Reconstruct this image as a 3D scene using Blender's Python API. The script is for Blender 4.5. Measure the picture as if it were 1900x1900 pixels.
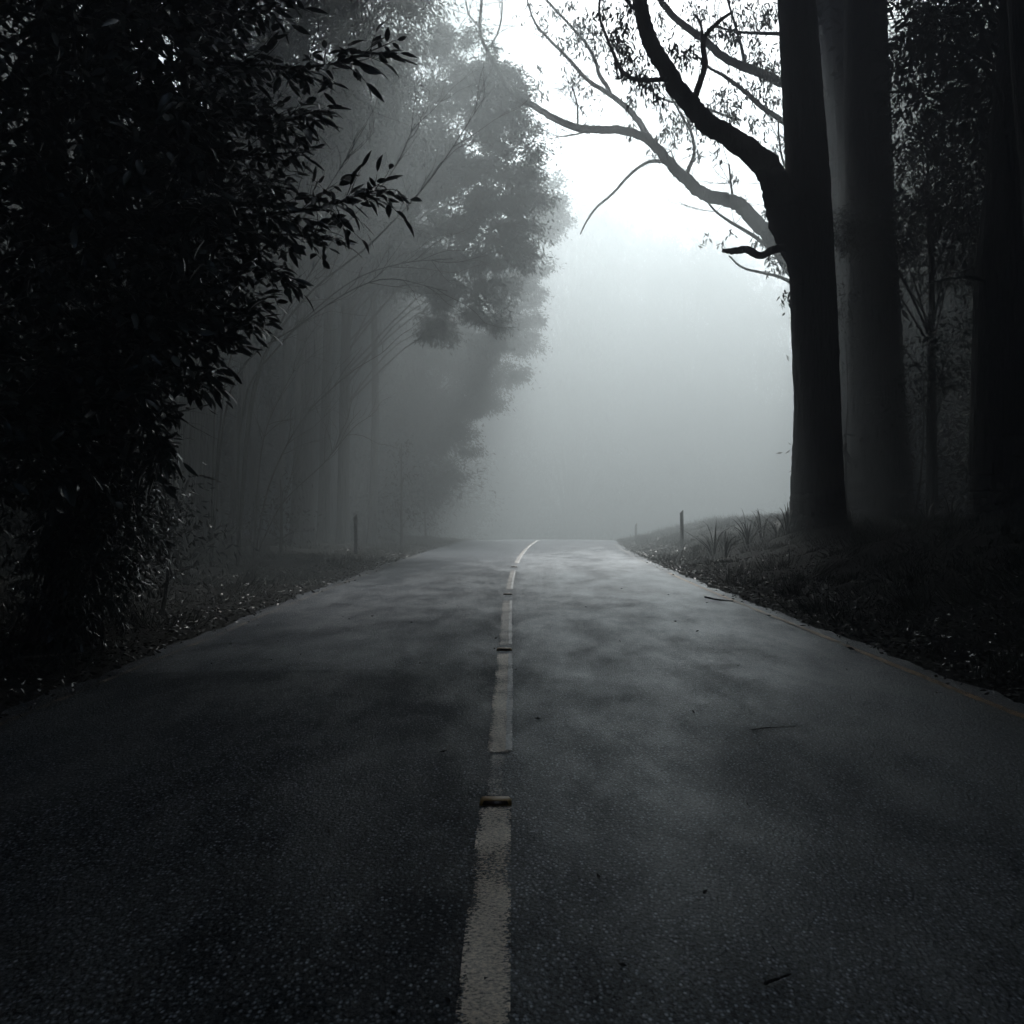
import bpy, math, random
import numpy as np
from mathutils import Vector

for o in list(bpy.data.objects):
    bpy.data.objects.remove(o)
SC = bpy.context.scene
COL = SC.collection
RNG = np.random.default_rng(11)
random.seed(11)

# ------------------------------------------------------------------ camera
EYE = 1.25
FPX = 1900.0
cam_d = bpy.data.cameras.new('camera')
cam_d.sensor_width = 36.0
cam_d.lens = 36.0
cam_d.clip_start = 0.05
cam_d.clip_end = 2000.0
cam = bpy.data.objects.new('camera', cam_d)
COL.objects.link(cam)
cam.location = (0, 0, EYE)
cam.rotation_euler = (math.radians(90), 0, 0)
SC.camera = cam

# ------------------------------------------------------------------ sky, sun, exposure
SUN_EL = math.radians(45)
SUN_AZ = math.radians(13)
world = bpy.data.worlds.new('World')
SC.world = world
world.use_nodes = True
wn = world.node_tree
bg = wn.nodes['Background']
sky = wn.nodes.new('ShaderNodeTexSky')
sky.sky_type = 'NISHITA'
sky.sun_disc = False
sky.sun_elevation = SUN_EL
sky.sun_rotation = SUN_AZ
sky.air_density = 0.6
sky.dust_density = 2.0
sky.ozone_density = 0.6
bg.inputs['Strength'].default_value = 0.05
wn.links.new(sky.outputs['Color'], bg.inputs['Color'])

sun_d = bpy.data.lights.new('sun', 'SUN')
sun_d.energy = 4.0
sun_d.angle = math.radians(14)
sun_d.color = (1.0, 0.99, 0.965)
sun = bpy.data.objects.new('sun', sun_d)
COL.objects.link(sun)
s_dir = Vector((math.sin(SUN_AZ) * math.cos(SUN_EL), math.cos(SUN_AZ) * math.cos(SUN_EL), math.sin(SUN_EL)))
sun.rotation_euler = (-s_dir).to_track_quat('-Z', 'Y').to_euler()
sun.location = (0, 60, 80)

SC.view_settings.view_transform = 'Standard'
SC.view_settings.look = 'None'
SC.view_settings.gamma = 1.0
SC.view_settings.use_curve_mapping = False
SC.view_settings.exposure = 2.48
SC.render.engine = 'CYCLES'
SC.cycles.max_bounces = 5
SC.cycles.diffuse_bounces = 2
SC.cycles.glossy_bounces = 2
SC.cycles.volume_bounces = 0
SC.cycles.use_denoising = True

FOG_DENSITY = 0.026
FOG_G = 0.6

# ------------------------------------------------------------------ materials
def new_mat(name):
    m = bpy.data.materials.new(name)
    m.use_nodes = True
    nt = m.node_tree
    return m, nt, nt.nodes['Principled BSDF']


def ramp(nt, fac, stops):
    r = nt.nodes.new('ShaderNodeValToRGB')
    e = r.color_ramp.elements
    while len(e) < len(stops):
        e.new(0.5)
    for el, (p, c) in zip(e, stops):
        el.position = p
        el.color = (c, c, c, 1) if isinstance(c, (int, float)) else (*c, 1)
    nt.links.new(fac, r.inputs['Fac'])
    return r.outputs['Color']


def tex(nt, kind, scale, detail=3.0, stretch=(1, 1, 1), coord='Object', rough=0.55):
    tc = nt.nodes.new('ShaderNodeTexCoord')
    mp = nt.nodes.new('ShaderNodeMapping')
    mp.inputs['Scale'].default_value = stretch
    nt.links.new(tc.outputs[coord], mp.inputs['Vector'])
    t = nt.nodes.new('ShaderNodeTexNoise' if kind == 'noise' else 'ShaderNodeTexVoronoi')
    t.inputs['Scale'].default_value = scale
    if kind == 'noise':
        t.inputs['Detail'].default_value = detail
        t.inputs['Roughness'].default_value = rough
    nt.links.new(mp.outputs['Vector'], t.inputs['Vector'])
    return t


def mixc(nt, a, b, fac, mode='MIX'):
    m = nt.nodes.new('ShaderNodeMix')
    m.data_type = 'RGBA'
    m.blend_type = mode
    for sock, v in ((m.inputs[0], fac), (m.inputs[6], a), (m.inputs[7], b)):
        if isinstance(v, (int, float)):
            sock.default_value = v if sock.type == 'VALUE' else (v, v, v, 1)
        elif isinstance(v, tuple):
            sock.default_value = (*v, 1)
        else:
            nt.links.new(v, sock)
    return m.outputs[2]


def bump(nt, height, strength, dist, b):
    bn = nt.nodes.new('ShaderNodeBump')
    bn.inputs['Strength'].default_value = strength
    bn.inputs['Distance'].default_value = dist
    nt.links.new(height, bn.inputs['Height'])
    nt.links.new(bn.outputs['Normal'], b.inputs['Normal'])
    return bn


def leaf_mat(name, c1, c2, rough=0.5, spec=0.5):
    m, nt, b = new_mat(name)
    n = tex(nt, 'noise', 1.3, 2)
    col = mixc(nt, c1, c2, ramp(nt, n.outputs['Fac'], [(0.35, 0.0), (0.65, 1.0)]))
    nt.links.new(col, b.inputs['Base Color'])
    b.inputs['Roughness'].default_value = rough
    b.inputs['Specular IOR Level'].default_value = spec
    return m


def bark_mat(name, c1, c2, scale=3.0):
    m, nt, b = new_mat(name)
    n = tex(nt, 'noise', scale, 6, (5, 5, 0.7))
    col = mixc(nt, c1, c2, ramp(nt, n.outputs['Fac'], [(0.35, 0.0), (0.68, 1.0)]))
    nt.links.new(col, b.inputs['Base Color'])
    b.inputs['Roughness'].default_value = 0.85
    b.inputs['Specular IOR Level'].default_value = 0.2
    bump(nt, n.outputs['Fac'], 1.0, 0.14, b)
    return m


M = {}
M['leaf_glossy'] = leaf_mat('glossy_leaf', (0.018, 0.026, 0.019), (0.03, 0.04, 0.029), 0.28, 0.6)
M['leaf_gum'] = leaf_mat('gum_leaf', (0.03, 0.04, 0.034), (0.045, 0.05, 0.044), 0.6, 0.2)
M['leaf_far'] = leaf_mat('forest_leaf', (0.026, 0.034, 0.03), (0.04, 0.043, 0.038), 0.75, 0.1)
M['leaf_brown'] = leaf_mat('brownish_leaf', (0.034, 0.030, 0.027), (0.030, 0.036, 0.031), 0.75, 0.1)
M['bark'] = bark_mat('dark_bark', (0.02, 0.02, 0.02), (0.058, 0.057, 0.056))
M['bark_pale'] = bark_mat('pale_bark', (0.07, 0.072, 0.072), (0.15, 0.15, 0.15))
M['twig'] = bark_mat('twig_bark', (0.035, 0.032, 0.03), (0.06, 0.055, 0.05), 8)
M['grass'] = leaf_mat('strap_grass', (0.032, 0.04, 0.028), (0.06, 0.066, 0.046), 0.6, 0.12)
M['litter'] = leaf_mat('dead_leaf', (0.014, 0.012, 0.010), (0.045, 0.038, 0.031), 0.38, 0.45)
M['tuft'] = leaf_mat('dark_strap_leaf', (0.012, 0.015, 0.011), (0.026, 0.03, 0.022), 0.6, 0.15)
M['stick'] = bark_mat('dry_stick', (0.12, 0.11, 0.10), (0.3, 0.29, 0.27), 8)
M['post'] = bark_mat('weathered_post', (0.06, 0.06, 0.06), (0.13, 0.125, 0.12), 5)

m, nt, b = new_mat('forest_soil')
n1 = tex(nt, 'noise', 1.2, 6)
n2 = tex(nt, 'noise', 30, 5)
c = mixc(nt, (0.008, 0.0075, 0.006), (0.02, 0.018, 0.015), ramp(nt, n1.outputs['Fac'], [(0.35, 0.0), (0.65, 1.0)]))
c = mixc(nt, c, 0.55, 0.8, 'MULTIPLY')
c = mixc(nt, c, (0.026, 0.023, 0.019), ramp(nt, n2.outputs['Fac'], [(0.52, 0.0), (0.66, 0.8)]))
nt.links.new(c, b.inputs['Base Color'])
b.inputs['Roughness'].default_value = 0.9
b.inputs['Specular IOR Level'].default_value = 0.06
bump(nt, n2.outputs['Fac'], 1.0, 0.05, b)
M['soil'] = m

# wet asphalt: aggregate grain, damp polished patches and drier ones
m, nt, b = new_mat('damp_asphalt')
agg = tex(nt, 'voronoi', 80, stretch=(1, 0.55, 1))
agg2 = tex(nt, 'noise', 90, 5, (1, 0.6, 1), rough=0.8)
big = tex(nt, 'noise', 0.7, 7, (1.1, 0.40, 1), rough=0.62)
streak = tex(nt, 'noise', 1.7, 8, (1.2, 0.42, 1), rough=0.72)
patch = mixc(nt, big.outputs['Fac'], streak.outputs['Fac'], 0.6)
# the right lane's wheel tracks hold more damp than the left lane
tc = nt.nodes.new('ShaderNodeTexCoord')
sx = nt.nodes.new('ShaderNodeSeparateXYZ')
nt.links.new(tc.outputs['Object'], sx.inputs['Vector'])


def ranged(sock, lo, hi, stops):
    mr = nt.nodes.new('ShaderNodeMapRange')
    mr.inputs['From Min'].default_value = lo
    mr.inputs['From Max'].default_value = hi
    nt.links.new(sock, mr.inputs['Value'])
    return ramp(nt, mr.outputs['Result'], stops)


lane = ranged(sx.outputs['X'], -3.2, 4.8, [(0.0, 0.38), (0.2, 0.44), (0.30, 0.43), (0.40, 0.46), (0.45, 0.56), (0.54, 0.59), (0.60, 0.55), (0.67, 0.63), (0.79, 0.64), (0.86, 0.46)])
patch = mixc(nt, patch, lane, 0.42)
far_dry = ranged(sx.outputs['Y'], 0, 50, [(0.36, 1.0), (0.92, 0.70)])
patch = mixc(nt, patch, far_dry, 1.0, 'MULTIPLY')
wet = ramp(nt, patch, [(0.435, 0.0), (0.59, 1.0)])
# an older, duller strip of surfacing in the near left lane, ending in a joint
left_l = ranged(sx.outputs['X'], -0.5, 0.5, [(0.40, 1.0), (0.41, 0.0)])
near_l = ranged(sx.outputs['Y'], 7.0, 9.0, [(0.50, 1.0), (0.53, 0.0)])
old = mixc(nt, left_l, near_l, 1.0, 'MULTIPLY')
grain = ramp(nt, agg2.outputs['Fac'], [(0.42, 0.0), (0.60, 1.0)])
base = mixc(nt, (0.003, 0.004, 0.0055), (0.030, 0.039, 0.056), grain)
chip_glint = ramp(nt, agg.outputs['Color'], [(0.22, 0.0), (0.55, 0.35), (0.92, 1.0)])
chip_glint = mixc(nt, chip_glint, ramp(nt, agg.outputs['Distance'], [(0.12, 1.0), (0.50, 0.0)]), 1.0, 'MULTIPLY')
base = mixc(nt, base, (0.52, 0.59, 0.68), chip_glint)  # pale stone chips; glints on their lit tops painted into the colour
base = mixc(nt, base, mixc(nt, base, 0.6, 1.0, 'MULTIPLY'), wet)
base = mixc(nt, base, mixc(nt, base, 0.75, 1.0, 'MULTIPLY'), old)
warp = tex(nt, 'noise', 2.5, 5)
cv = tex(nt, 'voronoi', 0.42)
cv.feature = 'DISTANCE_TO_EDGE'
wv = nt.nodes.new('ShaderNodeVectorMath')
wv.operation = 'MULTIPLY_ADD'
nt.links.new(warp.outputs['Color'], wv.inputs[0])
wv.inputs[1].default_value = (0.7, 0.7, 0.7)
nt.links.new(tc.outputs['Object'], wv.inputs[2])
nt.links.new(wv.outputs['Vector'], cv.inputs['Vector'])
crack = ramp(nt, cv.outputs['Distance'], [(0.0, 1.0), (0.006, 0.0)])
seen = ramp(nt, big.outputs['Fac'], [(0.48, 0.0), (0.56, 0.8)])
crack = mixc(nt, crack, seen, 1.0, 'MULTIPLY')
base = mixc(nt, base, 0.003, crack)
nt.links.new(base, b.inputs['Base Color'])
nt.links.new(ramp(nt, wet, [(0.0, 0.55), (1.0, 0.31)]), b.inputs['Roughness'])
spec = mixc(nt, ramp(nt, wet, [(0.0, 0.16), (1.0, 1.0)]), mixc(nt, grain, 0.7, 0.15), 1.0, 'MULTIPLY')
spec = mixc(nt, spec, mixc(nt, spec, 0.5, 1.0, 'MULTIPLY'), mixc(nt, old, crack, 1.0, 'ADD'))
nt.links.new(spec, b.inputs['Specular IOR Level'])
b.inputs['Specular Tint'].default_value = (0.74, 0.88, 1.0, 1)
hgt = mixc(nt, agg.outputs['Distance'], agg2.outputs['Fac'], 0.6)
bn = bump(nt, hgt, 1.0, 0.018, b)
nt.links.new(ramp(nt, wet, [(0.0, 1.0), (1.0, 0.5)]), bn.inputs['Strength'])
M['asphalt'] = m


def paint_mat(name, c1, c2, wear):
    m, nt, b = new_mat(name)
    a = tex(nt, 'noise', 70, 5, rough=0.8)
    g = tex(nt, 'noise', 4, 5, (1, 0.6, 1))
    w = mixc(nt, a.outputs['Fac'], g.outputs['Fac'], 0.35)
    at = nt.nodes.new('ShaderNodeAttribute')
    at.attribute_name = 'edge'
    w = mixc(nt, w, mixc(nt, ramp(nt, at.outputs['Fac'], [(0.55, 0.0), (1.0, 0.10)]), 1.0, 1.0, 'MULTIPLY'), 1.0, 'SUBTRACT')
    col = mixc(nt, c1, c2, ramp(nt, g.outputs['Fac'], [(0.35, 0.0), (0.65, 1.0)]))
    col = mixc(nt, col, mixc(nt, col, 0.42, 1.0, 'MULTIPLY'), ramp(nt, a.outputs['Fac'], [(0.42, 1.0), (0.60, 0.0)]))
    nt.links.new(ramp(nt, w, [(wear - 0.03, 0.0), (wear + 0.03, 1.0)]), b.inputs['Alpha'])
    nt.links.new(col, b.inputs['Base Color'])
    b.inputs['Roughness'].default_value = 0.5
    b.inputs['Specular IOR Level'].default_value = 0.45
    bump(nt, a.outputs['Fac'], 0.8, 0.008, b)
    return m


M['paint_old'] = paint_mat('worn_white_paint', (0.60, 0.50, 0.39), (0.88, 0.77, 0.63), 0.435)
M['paint_white'] = paint_mat('fresh_white_paint', (0.6, 0.6, 0.59), (0.8, 0.8, 0.79), 0.42)
M['paint_yellow'] = paint_mat('worn_yellow_paint', (0.36, 0.19, 0.06), (0.55, 0.30, 0.10), 0.42)
M['paint_faded'] = paint_mat('faded_yellow_paint', (0.09, 0.06, 0.03), (0.2, 0.14, 0.07), 0.51)
M['paint_dull'] = paint_mat('dull_old_paint', (0.20, 0.17, 0.14), (0.38, 0.33, 0.28), 0.44)
M['paint_ghost'] = paint_mat('rubbed_off_paint', (0.3, 0.28, 0.25), (0.45, 0.43, 0.4), 0.52)

m, nt, b = new_mat('stud_plastic')
b.inputs['Base Color'].default_value = (0.22, 0.13, 0.03, 1)
b.inputs['Roughness'].default_value = 0.5
M['stud'] = m
m, nt, b = new_mat('stud_lens')
b.inputs['Base Color'].default_value = (0.025, 0.012, 0.008, 1)
b.inputs['Roughness'].default_value = 0.15
M['lens'] = m
m, nt, b = new_mat('dirty_reflector')
b.inputs['Base Color'].default_value = (0.10, 0.10, 0.10, 1)
b.inputs['Roughness'].default_value = 0.3
M['reflector'] = m


# ------------------------------------------------------------------ mesh helpers
class MB:
    def __init__(self):
        self.v, self.t, self.q, self.n = [], [], [], 0

    def add(self, v, tris=None, quads=None):
        if tris is not None and len(tris):
            self.t.append(np.asarray(tris, np.int64) + self.n)
        if quads is not None and len(quads):
            self.q.append(np.asarray(quads, np.int64) + self.n)
        self.v.append(np.asarray(v, np.float64))
        self.n += len(v)

    def mesh(self, name, mats, smooth=True, origin=(0, 0, 0)):
        me = bpy.data.meshes.new(name)
        v = np.concatenate(self.v) - np.asarray(origin, float)
        t = np.concatenate(self.t) if self.t else np.zeros((0, 3), np.int64)
        q = np.concatenate(self.q) if self.q else np.zeros((0, 4), np.int64)
        me.vertices.add(len(v))
        me.vertices.foreach_set('co', v.astype(np.float32).ravel())
        loops = np.concatenate([t.ravel(), q.ravel()]).astype(np.int32)
        me.loops.add(len(loops))
        me.loops.foreach_set('vertex_index', loops)
        me.polygons.add(len(t) + len(q))
        starts = np.concatenate([np.arange(len(t)) * 3, len(t) * 3 + np.arange(len(q)) * 4]).astype(np.int32)
        me.polygons.foreach_set('loop_start', starts)
        if smooth:
            me.polygons.foreach_set('use_smooth', np.ones(len(t) + len(q), bool))
        me.update(calc_edges=True)
        me.validate()
        for mm in (mats if isinstance(mats, (list, tuple)) else [mats]):
            me.materials.append(mm)
        return me

    def build(self, name, mat, parent=None, smooth=True, loc=None):
        """one mesh object; vertices are given in world space"""
        org = np.array(parent.location if parent is not None else (loc if loc is not None else (0, 0, 0)), float)
        o = bpy.data.objects.new(name, self.mesh(name, mat, smooth, org))
        COL.objects.link(o)
        if parent is not None:
            # one level deeper: parents chain their origins
            o.parent = parent
        else:
            o.location = org
        return o


def link_mesh(name, me, parent):
    o = bpy.data.objects.new(name, me)
    COL.objects.link(o)
    o.parent = parent
    return o


def tag(o, label=None, cat=None, group=None, kind=None):
    if label:
        o['label'] = label
    if cat:
        o['category'] = cat
    if group:
        o['group'] = group
    if kind:
        o['kind'] = kind
    return o


def thing(name, loc, label, cat, group=None):
    o = bpy.data.objects.new(name, None)
    o.empty_display_size = 0.3
    o.location = loc
    COL.objects.link(o)
    return tag(o, label, cat, group)


def P(px, py, d):
    return np.array([(px - 950.0) / FPX * d, d, EYE + (950.0 - py) / FPX * d])


def unit(a):
    a = np.asarray(a, float)
    return a / np.maximum(np.linalg.norm(a, axis=-1, keepdims=True), 1e-9)


def smooth_path(pts, n):
    """Catmull-Rom through the points"""
    p = np.asarray(pts, float)
    p = np.vstack([2 * p[0] - p[1], p, 2 * p[-1] - p[-2]])
    out = []
    m = len(p) - 3
    for u in np.linspace(0, m - 1e-6, n):
        i = int(u)
        t = u - i
        a, b_, c_, d_ = p[i], p[i + 1], p[i + 2], p[i + 3]
        out.append(0.5 * (2 * b_ + (c_ - a) * t + (2 * a - 5 * b_ + 4 * c_ - d_) * t * t + (-a + 3 * b_ - 3 * c_ + d_) * t ** 3))
    return np.array(out)


def tube(mb, pts, radii, seg=8, n=None, wob=0.0, rough=0.0, ridge=0.0):
    pts = np.asarray(pts, float)
    if n is None:
        n = max(len(pts) * 3, 4)
    path = smooth_path(pts, n)
    r = np.interp(np.linspace(0, 1, n), np.linspace(0, 1, len(radii)), radii)
    if wob:
        w = RNG.normal(0, 1, (n, 3))
        w[0] = 0
        path = path + w * (r[:, None] * wob)
    tan = unit(np.gradient(path, axis=0))
    ref = np.array([0.31, 0.9, 0.2]) if abs(tan[0][2]) > 0.7 else np.array([0, 0, 1.0])
    a = unit(np.cross(tan, ref))
    bb = np.cross(tan, a)
    ang = np.linspace(0, 2 * np.pi, seg, endpoint=False)
    rr = r[:, None] * np.ones((1, seg))
    if rough:
        rr = rr * (1 + rough * RNG.normal(0, 1, (n, seg)))
    if ridge:
        tt = np.linspace(0, 1, n)[:, None]
        w_ = 0
        for f_ in (3, 5, 9, 14, 21):
            w_ = w_ + np.sin(f_ * ang[None, :] + 7 * np.sin(tt * RNG.uniform(2, 6) + RNG.uniform(0, 6)) + RNG.uniform(0, 6)) / (f_ ** .35)
        lump = np.sin(tt * 23 + 2 * np.sin(ang)[None, :]) * np.sin(tt * 61 + 3 * np.cos(ang)[None, :])
        foot = 1 + 3.0 * np.exp(-tt * 22)
        rr = rr * (1 + ridge * foot * w_ * 0.6 + ridge * .2 * lump)
    v = path[:, None, :] + rr[..., None] * (np.cos(ang)[None, :, None] * a[:, None, :] + np.sin(ang)[None, :, None] * bb[:, None, :])
    v = v.reshape(-1, 3)
    i = np.arange(n - 1)[:, None] * seg
    j = np.arange(seg)[None, :]
    jn = (j + 1) % seg
    quads = np.stack([i + j, i + jn, i + seg + jn, i + seg + j], -1).reshape(-1, 4)
    nv = len(v)
    v = np.vstack([v, path[0], path[-1]])
    t0 = np.stack([np.full(seg, nv), (np.arange(seg) + 1) % seg, np.arange(seg)], -1)
    l0 = (n - 1) * seg
    t1 = np.stack([np.full(seg, nv + 1), l0 + np.arange(seg), l0 + (np.arange(seg) + 1) % seg], -1)
    mb.add(v, np.vstack([t0, t1]), quads)
    return path


def leaves_flat(mb, p, d, L, W):
    """many small leaves: one folded diamond each"""
    n = len(p)
    d = unit(d)
    s = unit(np.cross(d, unit(RNG.normal(0, 1, (n, 3)))))
    nn = np.cross(d, s)
    L = np.asarray(L).reshape(-1, 1) * np.ones((n, 1))
    W = np.asarray(W).reshape(-1, 1) * np.ones((n, 1))
    mid = p + d * L * 0.45
    v = np.stack([p, mid + s * W * 0.5 + nn * W * 0.15, p + d * L, mid - s * W * 0.5 + nn * W * 0.15], 1).reshape(-1, 3)
    i = np.arange(n)[:, None] * 4
    mb.add(v, None, i + np.array([[0, 1, 2, 3]]))


def leaves_full(mb, p, d, L, W, side=None):
    """near leaves: ovate blade with a fold and a droop"""
    n = len(p)
    d = unit(d)
    if side is None:
        side = RNG.normal(0, 1, (n, 3))
    s = unit(np.cross(d, side))
    nn = np.cross(s, d)
    L = np.asarray(L).reshape(-1, 1) * np.ones((n, 1))
    W = np.asarray(W).reshape(-1, 1) * np.ones((n, 1))
    cols = []
    prof = [(0.0, 0.0), (0.12, 0.0), (0.3, 0.75), (0.52, 1.0), (0.75, 0.75), (1.0, 0.0)]
    drop = RNG.uniform(-0.08, 0.42, (n, 1))
    for t, w in prof:
        c = p + d * L * t - nn * L * drop * t * t
        if w == 0:
            cols.append(c)
        else:
            cols.append(c)
            cols.append(c + s * W * 0.5 * w + nn * W * 0.12 * w)
            cols.append(c - s * W * 0.5 * w + nn * W * 0.12 * w)
    # indices: 0 base,1 petiole, 2(3,4), 5(6,7), 8(9,10), 11 tip
    v = np.stack(cols, 1)
    k = v.shape[1]
    i = np.arange(n)[:, None] * k
    T = np.concatenate([i + np.array([[a, b_, c_]]) for a, b_, c_ in ((1, 3, 2), (1, 2, 4), (8, 9, 11), (8, 11, 10))])
    Q = np.concatenate([i + np.array([[a, b_, c_, d_]]) for a, b_, c_, d_ in ((2, 3, 6, 5), (2, 5, 7, 4), (5, 6, 9, 8), (5, 8, 10, 7))])
    mb.add(v.reshape(-1, 3), T, Q)


def crown_blobs(mb, blobs, leaf=0.18, dens=900, clump=0.34, droop=0.5, aspect=0.30, lumps=21):
    """leaf clumps spread through a set of ball regions (centre, radius)"""
    for c, r in blobs:
        area = r * r
        ncl = max(int(lumps * area), 8)
        u = unit(RNG.normal(0, 1, (ncl, 3)))
        rad = r * RNG.uniform(0.25, 1.0, (ncl, 1)) ** 0.5 * (1 + 0.12 * RNG.normal(0, 1, (ncl, 1)))
        cc = np.asarray(c) + u * rad * np.array([1, 1, 0.9])
        per = max(int(dens * area / ncl), 6)
        sz = clump * RNG.uniform(0.5, 1.3, (ncl, 1, 1))
        pts = cc[:, None, :] + RNG.normal(0, 1, (ncl, per, 3)) * sz * np.array([1, 1, 0.75])
        out = unit(pts - np.asarray(c)) * 0.5 + RNG.normal(0, 0.55, (ncl, per, 3)) + np.array([0, 0, -droop])
        pts = pts.reshape(-1, 3)
        n = len(pts)
        leaves_flat(mb, pts, out.reshape(-1, 3), leaf * RNG.uniform(0.6, 1.3, n), leaf * aspect * RNG.uniform(0.7, 1.2, n))


# ------------------------------------------------------------------ terrain
def road_cx(y):
    y = np.asarray(y, float)
    return np.where(y > 13, 0.00118 * (np.maximum(y, 13) - 13) ** 2, 0.0)


def road_z(y):
    y = np.asarray(y, float)
    k = np.clip(y - 42, 0, 34)
    z = -0.0016 * k * k
    return z - np.clip(y - 76, 0, 60) * 0.03


HALF_L, HALF_R = 3.2, 3.35


def gnoise(x, y):
    return (np.sin(x * 1.7 + y * 0.9) * 0.5 + np.sin(x * 0.83 - y * 1.31 + 1.2) * 0.6 + np.sin(x * 3.1 + y * 2.3 + 0.4) * 0.25
            + np.sin(x * 5.3 - y * 4.7) * 0.12)


def ground_z(x, y):
    x = np.asarray(x, float)
    y = np.asarray(y, float)
    e = x - road_cx(y)
    z = road_z(y)
    right = np.clip(e - HALF_R, 0, None)
    left = np.clip(-e - HALF_L, 0, None)
    sR = np.clip(right / 5.0, 0, 1)
    bank = 1.02 * (sR * sR * (3 - 2 * sR)) * (0.55 + 0.45 * np.clip(1.3 - np.abs(y - 22) / 40, 0, 1)) + 0.012 * np.clip(right - 5, 0, 40)
    sL = np.clip(left / 6.0, 0, 1)
    lb = 0.30 * sL * sL * (3 - 2 * sL)
    near = np.clip(np.maximum(right, left) / 0.8, 0, 1)
    off = np.where(np.maximum(right, left) > 0, -0.02, -0.06)
    rough = (gnoise(x, y) * 0.05 + gnoise(x * 2.7 + 3, y * 2.3) * 0.035) * near
    return z + bank + lb + off + rough


def grid_object(name, xs, ys, zf, mat, xoff=None):
    X, Y = np.meshgrid(xs, ys)
    if xoff is not None:
        X = X + xoff(Y)
    Z = zf(X, Y)
    v = np.stack([X, Y, Z], -1).reshape(-1, 3)
    nx, ny = len(xs), len(ys)
    i, j = np.meshgrid(np.arange(nx - 1), np.arange(ny - 1))
    a = (j * nx + i).ravel()
    mb = MB()
    mb.add(v, None, np.stack([a, a + 1, a + nx + 1, a + nx], -1))
    return mb.build(name, mat)


xs = np.concatenate([np.arange(-150, -24, 6), np.arange(-24, -12, 0.8), np.arange(-12, 14, 0.16), np.arange(14, 26, 0.8), np.arange(26, 151, 6)])
ys = np.concatenate([np.arange(-60, 0, 5), np.arange(0, 30, 0.22), np.arange(30, 60, 0.5), np.arange(60, 110, 2), np.arange(110, 251, 10)])
tag(grid_object('ground', xs, ys, ground_z, M['soil']), kind='structure')

rx = np.linspace(-HALF_L, HALF_R, 40)
ry = np.concatenate([np.arange(-50, 0, 2), np.arange(0, 30, 0.3), np.arange(30, 140, 1)])


def road_surface(X, Y):
    e = X - road_cx(Y)
    return road_z(Y) + 0.012 - 0.0035 * e * e * 0.6 + 0.004 * gnoise(X * 0.8, Y * 0.5)


def wavy_edge(Y):
    return road_cx(Y)


X, Y = np.meshgrid(rx, ry)
wob = 0.035 * np.sin(Y * 2.1) + 0.03 * np.sin(Y * 5.3 + 1) + 0.025 * np.sin(Y * 11.7)
X = X + road_cx(Y) + np.where(np.abs(X) > 3.1, np.sign(X) * wob, 0)
v = np.stack([X, Y, road_surface(X, Y)], -1).reshape(-1, 3)
nx, ny = len(rx), len(ry)
i, j = np.meshgrid(np.arange(nx - 1), np.arange(ny - 1))
a = (j * nx + i).ravel()
mb = MB()
mb.add(v, None, np.stack([a, a + 1, a + nx + 1, a + nx], -1))
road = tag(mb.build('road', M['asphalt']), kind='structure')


class Strip:
    """a painted sheet following the road; 'edge' runs from 0 in its middle to 1 at its rim"""

    def __init__(self, x0, x1, y0, y1, lift, ragged=0.002, step=0.05):
        n = max(int((y1 - y0) / (step * (1 if y1 < 20 else 3))), 6)
        ys_ = np.linspace(y0, y1, n)
        us = np.array([0, .12, .3, .5, .7, .88, 1.0])
        wob = np.cumsum(RNG.normal(0, ragged, (n, 2)), 0) * 0.15
        rows = []
        for i_, y in enumerate(ys_):
            xs_ = road_cx(y) + (x0 + wob[i_, 0]) + (x1 - x0 + wob[i_, 1] - wob[i_, 0]) * us
            rows.append(np.stack([xs_, np.full(7, y), road_surface(xs_, np.full(7, y)) + lift], -1))
        k, c = np.meshgrid(np.arange(n - 1), np.arange(6), indexing='ij')
        a_ = (k * 7 + c).ravel()
        self.mb = MB()
        self.mb.add(np.concatenate(rows), None, np.stack([a_, a_ + 1, a_ + 8, a_ + 7], -1))
        along = np.minimum(ys_ - y0, y1 - ys_)
        e_end = np.clip(1 - along / 0.10, 0, 1)
        e_side = np.abs(us - .5) * 2
        self.edge = np.maximum(e_end[:, None], e_side[None, :]).ravel()

    def build(self, name, mat, parent):
        o = self.mb.build(name, mat, parent)
        at = o.data.attributes.new('edge', 'FLOAT', 'POINT')
        at.data.foreach_set('value', self.edge.astype(np.float32))
        return o


strip = Strip


def dist_of(py):
    return FPX * EYE / (py - 950.0)


# centre-line dashes: an old wide worn stripe with a narrow whiter one along its right edge
dashes = [(0.9, dist_of(1503)), (dist_of(1402), dist_of(1216)), (dist_of(1200), dist_of(1116)), (dist_of(1096), dist_of(1060)), (dist_of(1046), 46.0), (49.0, 58.0)]
for y0, y1 in dashes:
    w = strip(-0.140 if y0 < 3 else (-0.128 if y0 < 14 else -0.112), -0.002 if y0 < 3 else -0.008, y0, y1, 0.005).build('centre_dash', M['paint_old'] if y0 < 9 else M['paint_dull'], road)
    if 5 < y0 < 40:
        strip(-0.034 if y0 < 20 else -0.028, 0.002, y0 + .03, y1 - .03, 0.009, 0.003).build('white_stripe', M['paint_white'], w)
strip(3.10, 3.19, -10, 21, 0.005, 0.004).build('edge_line', M['paint_yellow'], road)
strip(-3.06, -2.98, -10, 30, 0.005, 0.004).build('edge_line', M['paint_faded'], road)
strip(3.11, 3.18, 21, 40, 0.005, 0.004).build('edge_line', M['paint_faded'], road)
strip(-0.12, -0.03, dist_of(1486), dist_of(1402) - .02, 0.005, 0.002).build('rubbed_out_paint', M['paint_ghost'], road)


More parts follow.
